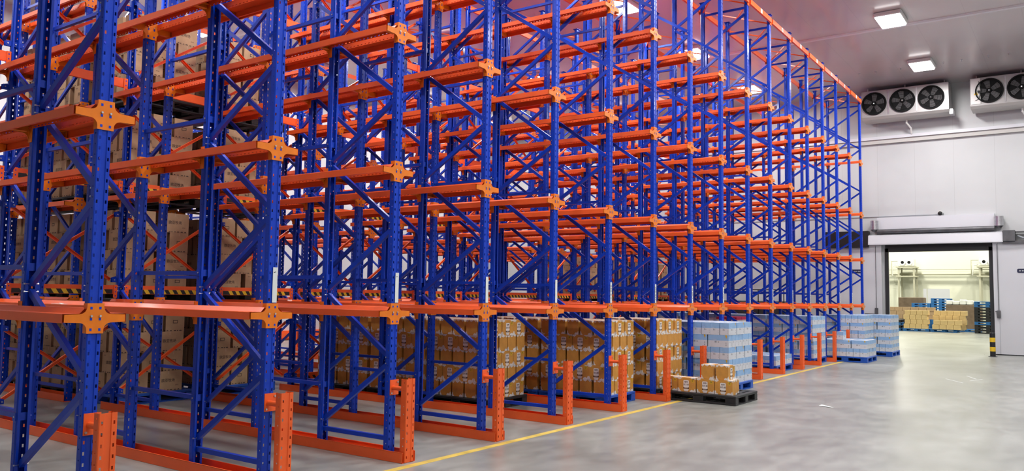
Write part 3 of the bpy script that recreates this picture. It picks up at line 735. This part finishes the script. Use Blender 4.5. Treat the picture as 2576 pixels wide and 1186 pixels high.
# ------------------------------------------------------------------ doorway on the far wall
mb = MB(); f = .13
mb.box(XW-.05, XW+.0, DY0-.02, DY0+.09, 0, DZ+.02, GASKET); mb.box(XW-.05, XW, DY1-.09, DY1+.02, 0, DZ+.02, GASKET); mb.box(XW-.05, XW, DY0, DY1, DZ-.10, DZ+.14, GASKET)
mb.box(XW, X1+.02, DY0-.02, DY0+.05, 0, DZ, GASKET); mb.box(XW, X1+.02, DY1-.05, DY1+.02, 0, DZ, TRACK); mb.box(XW, X1+.02, DY0, DY1, DZ-.05, DZ, DSTEEL)
tag(mb.build('trim_6'), kind=S)
def door(nm, ya, yb, seam, badge_y, rod_y, side):
    m = MB(); m.box(XW-.20, XW-.06, ya, yb, .03, 3.50, DOORM); m.box(XW-.203, XW-.199, seam-.004, seam+.004, .03, 3.5, GREYINK); m.box(XW-.19, XW-.07, ya, yb, 0, .03, GASKET)
    d = tag(m.build(nm), kind=S)
    m = MB(); m.cyl((XW-.23, rod_y, 1.35), (XW-.23, rod_y, 3.45), .008, DSTEEL, 8); m.build('pull_rod', d)
    m = MB(); m.bevbox(XW-.27, XW-.20, rod_y-.05, rod_y+.05, 1.15, 1.38, DSTEEL, .008)
    m.box(XW-.26, XW-.22, min(rod_y, rod_y+side*.42), max(rod_y, rod_y+side*.42), 1.13, 1.19, DSTEEL) if side > 0 else m.box(XW-.26, XW-.22, rod_y-.05, rod_y+.09, 1.33, 1.36, DSTEEL)
    if side > 0: m.bevbox(XW-.29, XW-.20, rod_y+.36, rod_y+.46, 1.11, 1.21, STEEL, .01)
    m.build('handle', d)
    m = MB(); pts = []
    for qx, qz, s0 in ((-.15, -.03, 180), (.15, -.03, 270), (.15, .03, 0), (-.15, .03, 90)): pts += [(qx+.045*math.cos(math.radians(s0+t)), qz+.035*math.sin(math.radians(s0+t))) for t in (0, 30, 60, 90)]
    n = len(pts); v = [(XW-.209, badge_y-a, 2.61+b) for a, b in pts]; m.add(v, [tuple(range(n))], NAVY); v2 = v+[(XW-.2, badge_y-a, 2.61+b) for a, b in pts]
    m.add(v2, [(k, (k+1) % n, n+(k+1) % n, n+k) for k in range(n)], TAPE)
    for a, ww in ((-.12, .05), (-.05, .03), (.0, .05), (.07, .03), (.12, .03)): m.ring((XW-.211, badge_y-a, 2.61), 'x', .012, .02, .001, TAPE, 10)
    m.build('badge', d)
door('door_1', -.10, 1.72, .08, .70, .07, 1)
door('door_2', -5.20, -3.33, -3.47, -4.16, -3.45, -1)
mb = MB()
pr_ = [(XW-.34, 3.54), (XW-.30, 3.80), (XW-.12, 3.86), (XW-.02, 3.86), (XW-.02, 3.50), (XW-.34, 3.50)]
n = len(pr_); v = [(x, -3.62, z) for x, z in pr_]+[(x, .28, z) for x, z in pr_]
mb.add(v, [tuple(range(n-1, -1, -1)), tuple(range(n, 2*n))]+[(k, (k+1) % n, n+(k+1) % n, n+k) for k in range(n)], TRACK)
t = thing('door_track', (0, 0, 0), 'white sloped cover of the sliding door track over the doorway', 'door track'); mb.build('cover', t)
m = MB(); m.box(XW-.30, XW-.03, .28, 1.75, 3.42, 3.98, BLACK); m.build('end_housing', t)
m = MB(); m.box(XW-.30, XW-.03, -5.3, -3.60, 3.46, 3.54, DSTEEL); m.box(XW-.28, XW-.05, -5.3, -3.60, 3.80, 3.83, DSTEEL); m.pipe([(XW-.2, -4.0, 3.7), (XW-.22, -4.15, 3.62), (XW-.2, -4.4, 3.66), (XW-.2, -5.2, 3.64)], .03, GREYINK); m.build('rail', t)
m = MB(); m.bevbox(XW-.36, XW-.05, -3.95, -3.62, 3.52, 3.86, DSTEEL, .01); m.build('motor_box', t)
t = thing('air_curtain', (0, 0, 0), 'long grey air curtain with round steel motors at both ends', 'air curtain')
m = MB(); m.box(XW-.16, XW-.01, -3.40, .02, 4.02, 4.42, TRACK); m.build('casing', t)
m = MB(); m.cyl((XW-.19, -3.40, 3.95), (XW-.19, .02, 3.95), .075, DSTEEL, 18); m.build('outlet_roller', t)
for y in (.10, -3.52):
    m = MB(); m.cyl((XW-.19, y, 4.02), (XW-.19, y, 4.32), .125, SSTEEL, 28)
    for z in (4.03, 4.11, 4.22, 4.31): m.ring((XW-.19, y, z), 'z', .12, .13, .012, STEEL)
    m.cyl((XW-.19, y, 3.96), (XW-.19, y, 4.02), .06, DSTEEL, 16, .12); m.box(XW-.13, XW-.02, y-.08, y+.08, 4.0, 4.34, SSTEEL); m.build('motor_housing', t)
t = thing('security_camera', (XW-.03, -1.88, 4.52), 'small black dome camera on a thin conduit above the doorway', 'camera')
m = MB(); m.cyl((0, 0, 0), (-.10, 0, 0), .07, WPLAS, 14); m.build('mount', t)
m = MB(); m.ball((-.11, 0, -.03), .07, BLACK, 12, 8); m.build('dome', t)
t = thing('warning_bell', (XW-.05, -1.97, 4.36), 'small red bell hanging below the dome camera', 'bell')
m = MB(); m.cyl((0, 0, 0), (-.05, 0, 0), .055, RED, 14); m.cyl((0, 0, .05), (0, 0, .14), .006, DSTEEL, 6); m.build('bell', t)
m = MB(); m.cyl((XW-.02, -1.95, 4.47), (XW-.02, 9, 4.47), .010, GREYINK, 8); tag(m.build('conduit_pipe'), 'thin grey conduit along the far wall above the doorway', 'conduit')
t = thing('bollard', (25.3, -3.34, 0), 'black and yellow striped bollard at the right door jamb', 'bollard')
m = MB(); m.cyl((0, 0, .0), (0, 0, .70), .075, BLACK, 20); m.cyl((0, 0, .70), (0, 0, .72), .075, BLACK, 20, .06); m.build('post', t)
for z in (.16, .44):
    m = MB(); m.cyl((0, 0, z), (0, 0, z+.13), .0765, YELLOW, 20, cap=False); m.build('yellow_band', t)
m = MB(); m.cyl((0, 0, 0), (0, 0, .01), .12, DSTEEL, 20); m.build('base_flange', t)
# covered crate and rail standing against the far wall behind the racks
t = thing('covered_crate', (0, 0, 0), 'long charcoal crate standing against the far wall behind the racking', 'crate')
m = MB(); m.bevbox(25.5, 26.4, 2.9, 5.6, .05, 1.55, WINDG, .03); m.build('body', t)
m = MB()
for y in (2.9, 3.8, 4.7, 5.6): m.cyl((25.45, y, 0), (25.45, y, 1.95), .018, BLACK, 8)
m.cyl((25.45, 2.9, 1.95), (25.45, 5.6, 1.95), .018, BLACK, 8); m.build('guard_frame', t)

# ------------------------------------------------------------------ evaporators under the ceiling
def evaporator(ya, yb, fans, label, jbox_left):
    t = thing('evaporator', (0, 0, 0), label, 'cooling unit', 'ceiling evaporators on the far wall')
    xf, z0, z1 = 25.6, 7.74, 8.62
    m = MB(); m.box(xf, XW-.12, yb, ya, z0, z1, EVAP); m.box(xf-.006, xf, yb, ya, z0, z0+.03, EVAP); m.build('casing', t)
    m = MB(); m.prism([(xf-.02, z0), (XW-.12, z0), (XW-.18, z0-.09), (xf+.10, z0-.07)], yb, ya, STICK); m.build('drip_tray', t)
    for y in fans:
        fn = MB(); zc = 8.18; R = .385
        fn.ring((xf-.05, y, zc), 'x', R-.03, R, .05, FANB, 36); fn.cyl((xf-.004, y, zc), (xf-.001, y, zc), R-.01, FANB, 36)  # flat black disc paints in the dark shade of the open fan hole
        fo = fn.build('fan', t)
        b = MB(); a0 = random.random()*1.2
        for k in range(5):
            a = a0+k*2*math.pi/5; c, s_ = math.cos(a), math.sin(a)
            def Q(r, w, d): return (xf-.022+d, y+r*c-w*s_, zc+r*s_+w*c)
            b.add([Q(.08, -.05, -.012), Q(.08, .05, .008), Q(.30, .085, .010), Q(.325, 0, .0), Q(.30, -.085, -.016)], [(0, 1, 2, 3, 4)], BLADE)
        b.build('blade_set', fo)
        h = MB(); h.cyl((xf-.055, y, zc), (xf-.004, y, zc), .055, FANB, 16); h.ball((xf-.065, y, zc), .024, STEEL)
        h.build('hub', fo)
        g = MB()
        for k in range(6):
            a = k*math.pi/6; g.bar((xf-.052, y-(R-.01)*math.cos(a), zc-(R-.01)*math.sin(a)), (xf-.052, y+(R-.01)*math.cos(a), zc+(R-.01)*math.sin(a)), .0025, .0025, FANB)
        for r in (.12, .20, .28, .35): g.ring((xf-.054, y, zc), 'x', r-.003, r+.003, .003, FANB, 30)
        g.build('guard', fo)
    for k in range(len(fans)-1):
        y = (fans[k]+fans[k+1])/2; m = MB(); m.box(xf-.012, xf, y-.018, y+.018, z0+.05, z1-.04, STEEL); m.build('cover_strip', t)
    for y in (ya-.15, (ya+yb)/2, yb+.15):
        m = MB(); m.cyl((xf+.3, y, z1), (xf+.3, y, HC), .012, STEEL, 8); m.build('hanger_rod', t)
    m = MB(); yy = (ya+yb)/2+.0
    m.pipe([(xf+.45, yy, z0-.13), (xf+.45, yy, 7.52), (xf+.62, yy-.10, 7.36), (xf+.72, yy-.10, 7.20)], .03, PVC); m.build('drain_pipe', t)
    m = MB()
    if jbox_left:
        m.box(xf-.02, xf, ya-.28, ya-.02, z0+.05, z1-.02, PVC); m.add([(xf-.022, ya-.22, 8.08), (xf-.022, ya-.10, 8.08), (xf-.022, ya-.16, 8.22)], [(0, 1, 2)], YELLOW)
        m.pipe([(xf-.03, ya-.24, 8.5), (xf-.04, ya-.30, 8.2), (xf-.03, ya-.24, 7.95), (xf-.03, ya-.14, 7.9)], .008, BLACK, 6)
    else:
        m.box(xf+.1, xf+.5, yb-.10, yb, z0-.14, z0+.02, STEEL)
    m.build('junction_box', t)
evaporator(.30, -2.30, (-.10, -.96, -1.80), 'white three fan evaporator hanging above the doorway beside the rack', False)
evaporator(-2.90, -5.60, (-3.42, -4.27, -5.12), 'white evaporator at the right edge with a yellow warning sticker', True)
for i, y in enumerate((-.05, -.53, -1.24, -2.40, -2.88, -3.56, -4.08)):
    m = MB(); m.cyl((23.7, y, HC-.02), (23.7, y, HC), .03, STEEL, 10); m.cyl((23.7, y, HC-.06), (23.7, y, HC-.02), .01, STEEL, 8)
    tag(m.build('ceiling_bolt'), 'small steel ceiling bolt, %s from the rack in the row before the evaporators' % ORD[i], 'bolt', 'ceiling bolts before the evaporators')

# ------------------------------------------------------------------ things in the room beyond the doorway
def unit(y, label):
    t = thing('platform_cooler', (56.0, y, 0), label, 'cooling unit', 'coolers on steel platforms in the far room')
    m = MB(); m.bevbox(-.2, .7, -1.0, 0, 3.92, 4.42, WPLAS, .03); m.build('casing', t)
    for q in (-.30, -.70):
        m = MB(); m.ring((-.24, q, 4.17), 'x', .10, .19, .04, PVC, 24); m.cyl((-.215, q, 4.17), (-.205, q, 4.17), .10, FANB, 20); m.build('fan_port', t)
    m = MB(); m.box(-.3, 1.0, -1.1, .1, 3.80, 3.90, OLIVE); m.box(-.3, 1.0, -1.1, .1, 3.2, 3.28, OLIVE); m.build('platform', t)
    for x in (-.25, .85):
        for q in (-.06, -.98):
            m = MB(); m.box(x, x+.10, q-.05, q+.05, 0, 3.8, OLIVE); m.build('leg', t)
    m = MB(); m.pipe([(.3, .05, 4.3), (.3, .45, 4.3), (.3, .45, 3.3), (.3, 0, 3.3)], .03, OLIVE); m.pipe([(0, .05, 4.0), (0, .3, 3.95), (0, .35, 3.3)], .03, WPLAS); m.build('pipework', t)
unit(4.50, 'white twin fan cooler on a steel platform, left in the far room')
unit(-.20, 'white twin fan cooler on a steel platform, cut off by the right jamb')
m = MB(); m.cyl((56.9, -6, 3.42), (56.9, 8, 3.42), .07, OLIVE, 10); tag(m.build('wall_pipe'), 'thick horizontal pipe on the far room wall, lower of the two', 'pipe')
m = MB(); m.cyl((56.9, -6, 3.72), (56.9, 8, 3.72), .025, OLIVE, 8); tag(m.build('wall_pipe'), 'thin horizontal pipe on the far room wall, upper of the two', 'pipe')
t = thing('white_panel', (55, 0, 0), 'plain white upright board standing at the back of the far room', 'board')
m = MB(); m.box(0, .06, 1.35, 2.62, .3, 2.42, TRACK); m.build('sheet', t)
m = MB(); m.box(-.02, .08, 2.68, 2.86, .3, 2.42, TRACK); m.build('side_strip', t)
def straw(x, y0, cols, rows, z0, desc, me_h=.245, w=.29, depth=2, mt=CREAMBOX, nm='straw_carton_box', grp='straw coloured cartons in the far room', step=None):
    m = MB(); m.bevbox(0, .38, -w/2+.004, w/2-.004, 0, me_h-.005, mt, .006); m.box(-.001, .38, -w/2+.01, w/2-.01, me_h*.5-.002, me_h*.5+.002, KTAPE); me = m.mesh(nm)
    for k in range(rows):
        for i in range(cols):
            if step and not step(k, i): continue
            tag(ob(nm, me, None, (x+random.uniform(-.01, .01), y0-w/2-i*(w+.004)-(.06 if k % 2 else 0), z0+k*me_h)), '%s, layer %d up, %s from the left' % (desc, k+1, ORD[i]), 'carton', grp)
def fpal(x, y, D, label, mt=TEAL, nm='teal', z=.0):
    # long side along Y
    pallet(mt, nm, x, y-D, z, 1.1, D, label, 'pallets in the far room')
for i, (x, y, cl) in enumerate([(45.0, 2.42, 'left'), (45.0, 1.10, 'middle')]):
    fpal(x, y, 1.25, 'blue pallet under the %s straw coloured stack in the far room' % cl)
straw(45.02, 2.40, 4, 4, .15, 'straw carton, left far room stack')
straw(45.5, 1.05, 5, 4, .15, 'straw carton, rear right far room stack', w=.31)
straw(44.9, 1.0, 4, 2, .15, 'straw carton, low far room stack', w=.33)
fpal(46.6, .2, 1.25, 'blue pallet behind the low straw coloured stack')
straw(46.9, 3.95, 7, 3, .62, 'tan carton on the raised far left load', w=.40, mt=KRAFT, nm='tan_carton_box', grp='tan cartons in the far room', me_h=.22)
for k in range(4): fpal(45.0, 3.75, 1.2, 'dark pallet with blue edge, number %d up in the left empty pile' % (k+1), PALBLACK if k % 2 else TEAL, 'pk%d' % (k % 2), .15*k)
for k in range(4): fpal(46.8, 3.7, 1.2, 'black pallet, number %d up under the tan cartons' % (k+1), PALBLACK, 'pk1', .15*k)
for k in range(11): fpal(45.0, -.95, 1.2, 'pallet number %d up in the tall mixed pile at the right' % (k+1), TEAL if k in (3, 9, 10) else PALBLACK, 'pk%d' % (0 if k in (3, 9, 10) else 1), .15*k)
for k in range(12): fpal(50, 1.75, 1.0, 'blue pallet, number %d up in the pile behind the cartons' % (k+1), TEAL, 'pk0', .15*k)
for k in range(10): fpal(50, 2.78, 1.0, 'blue pallet, number %d up in the lower pile beside the boards' % (k+1), TEAL, 'pk0', .15*k)
m = MB(); m.bevbox(51.5, 52.5, 2.35, 3.75, .1, 1.84, BROWNP, .03)
tag(m.build('board_stack'), 'dark brown bundle of boards behind the left cartons', 'board bundle')
for i in range(5):
    m = MB(); m.bevbox(49.0, 49.8, -.85+i*.34, -.53+i*.34, 1.45+.0*(i % 2), 1.66+.04*((i*7) % 3), WPLAS, .04)
    tag(m.build('wrapped_bundle'), 'white wrapped bundle on the pile at the right, %s from the right' % ORD[i], 'bundle', 'white wrapped bundles in the far room')
m = MB(); m.box(49.0, 49.8, -.9, .85, .05, 1.44, BROWNP); tag(m.build('board_stack'), 'brown load carrying the white wrapped bundles', 'board bundle')
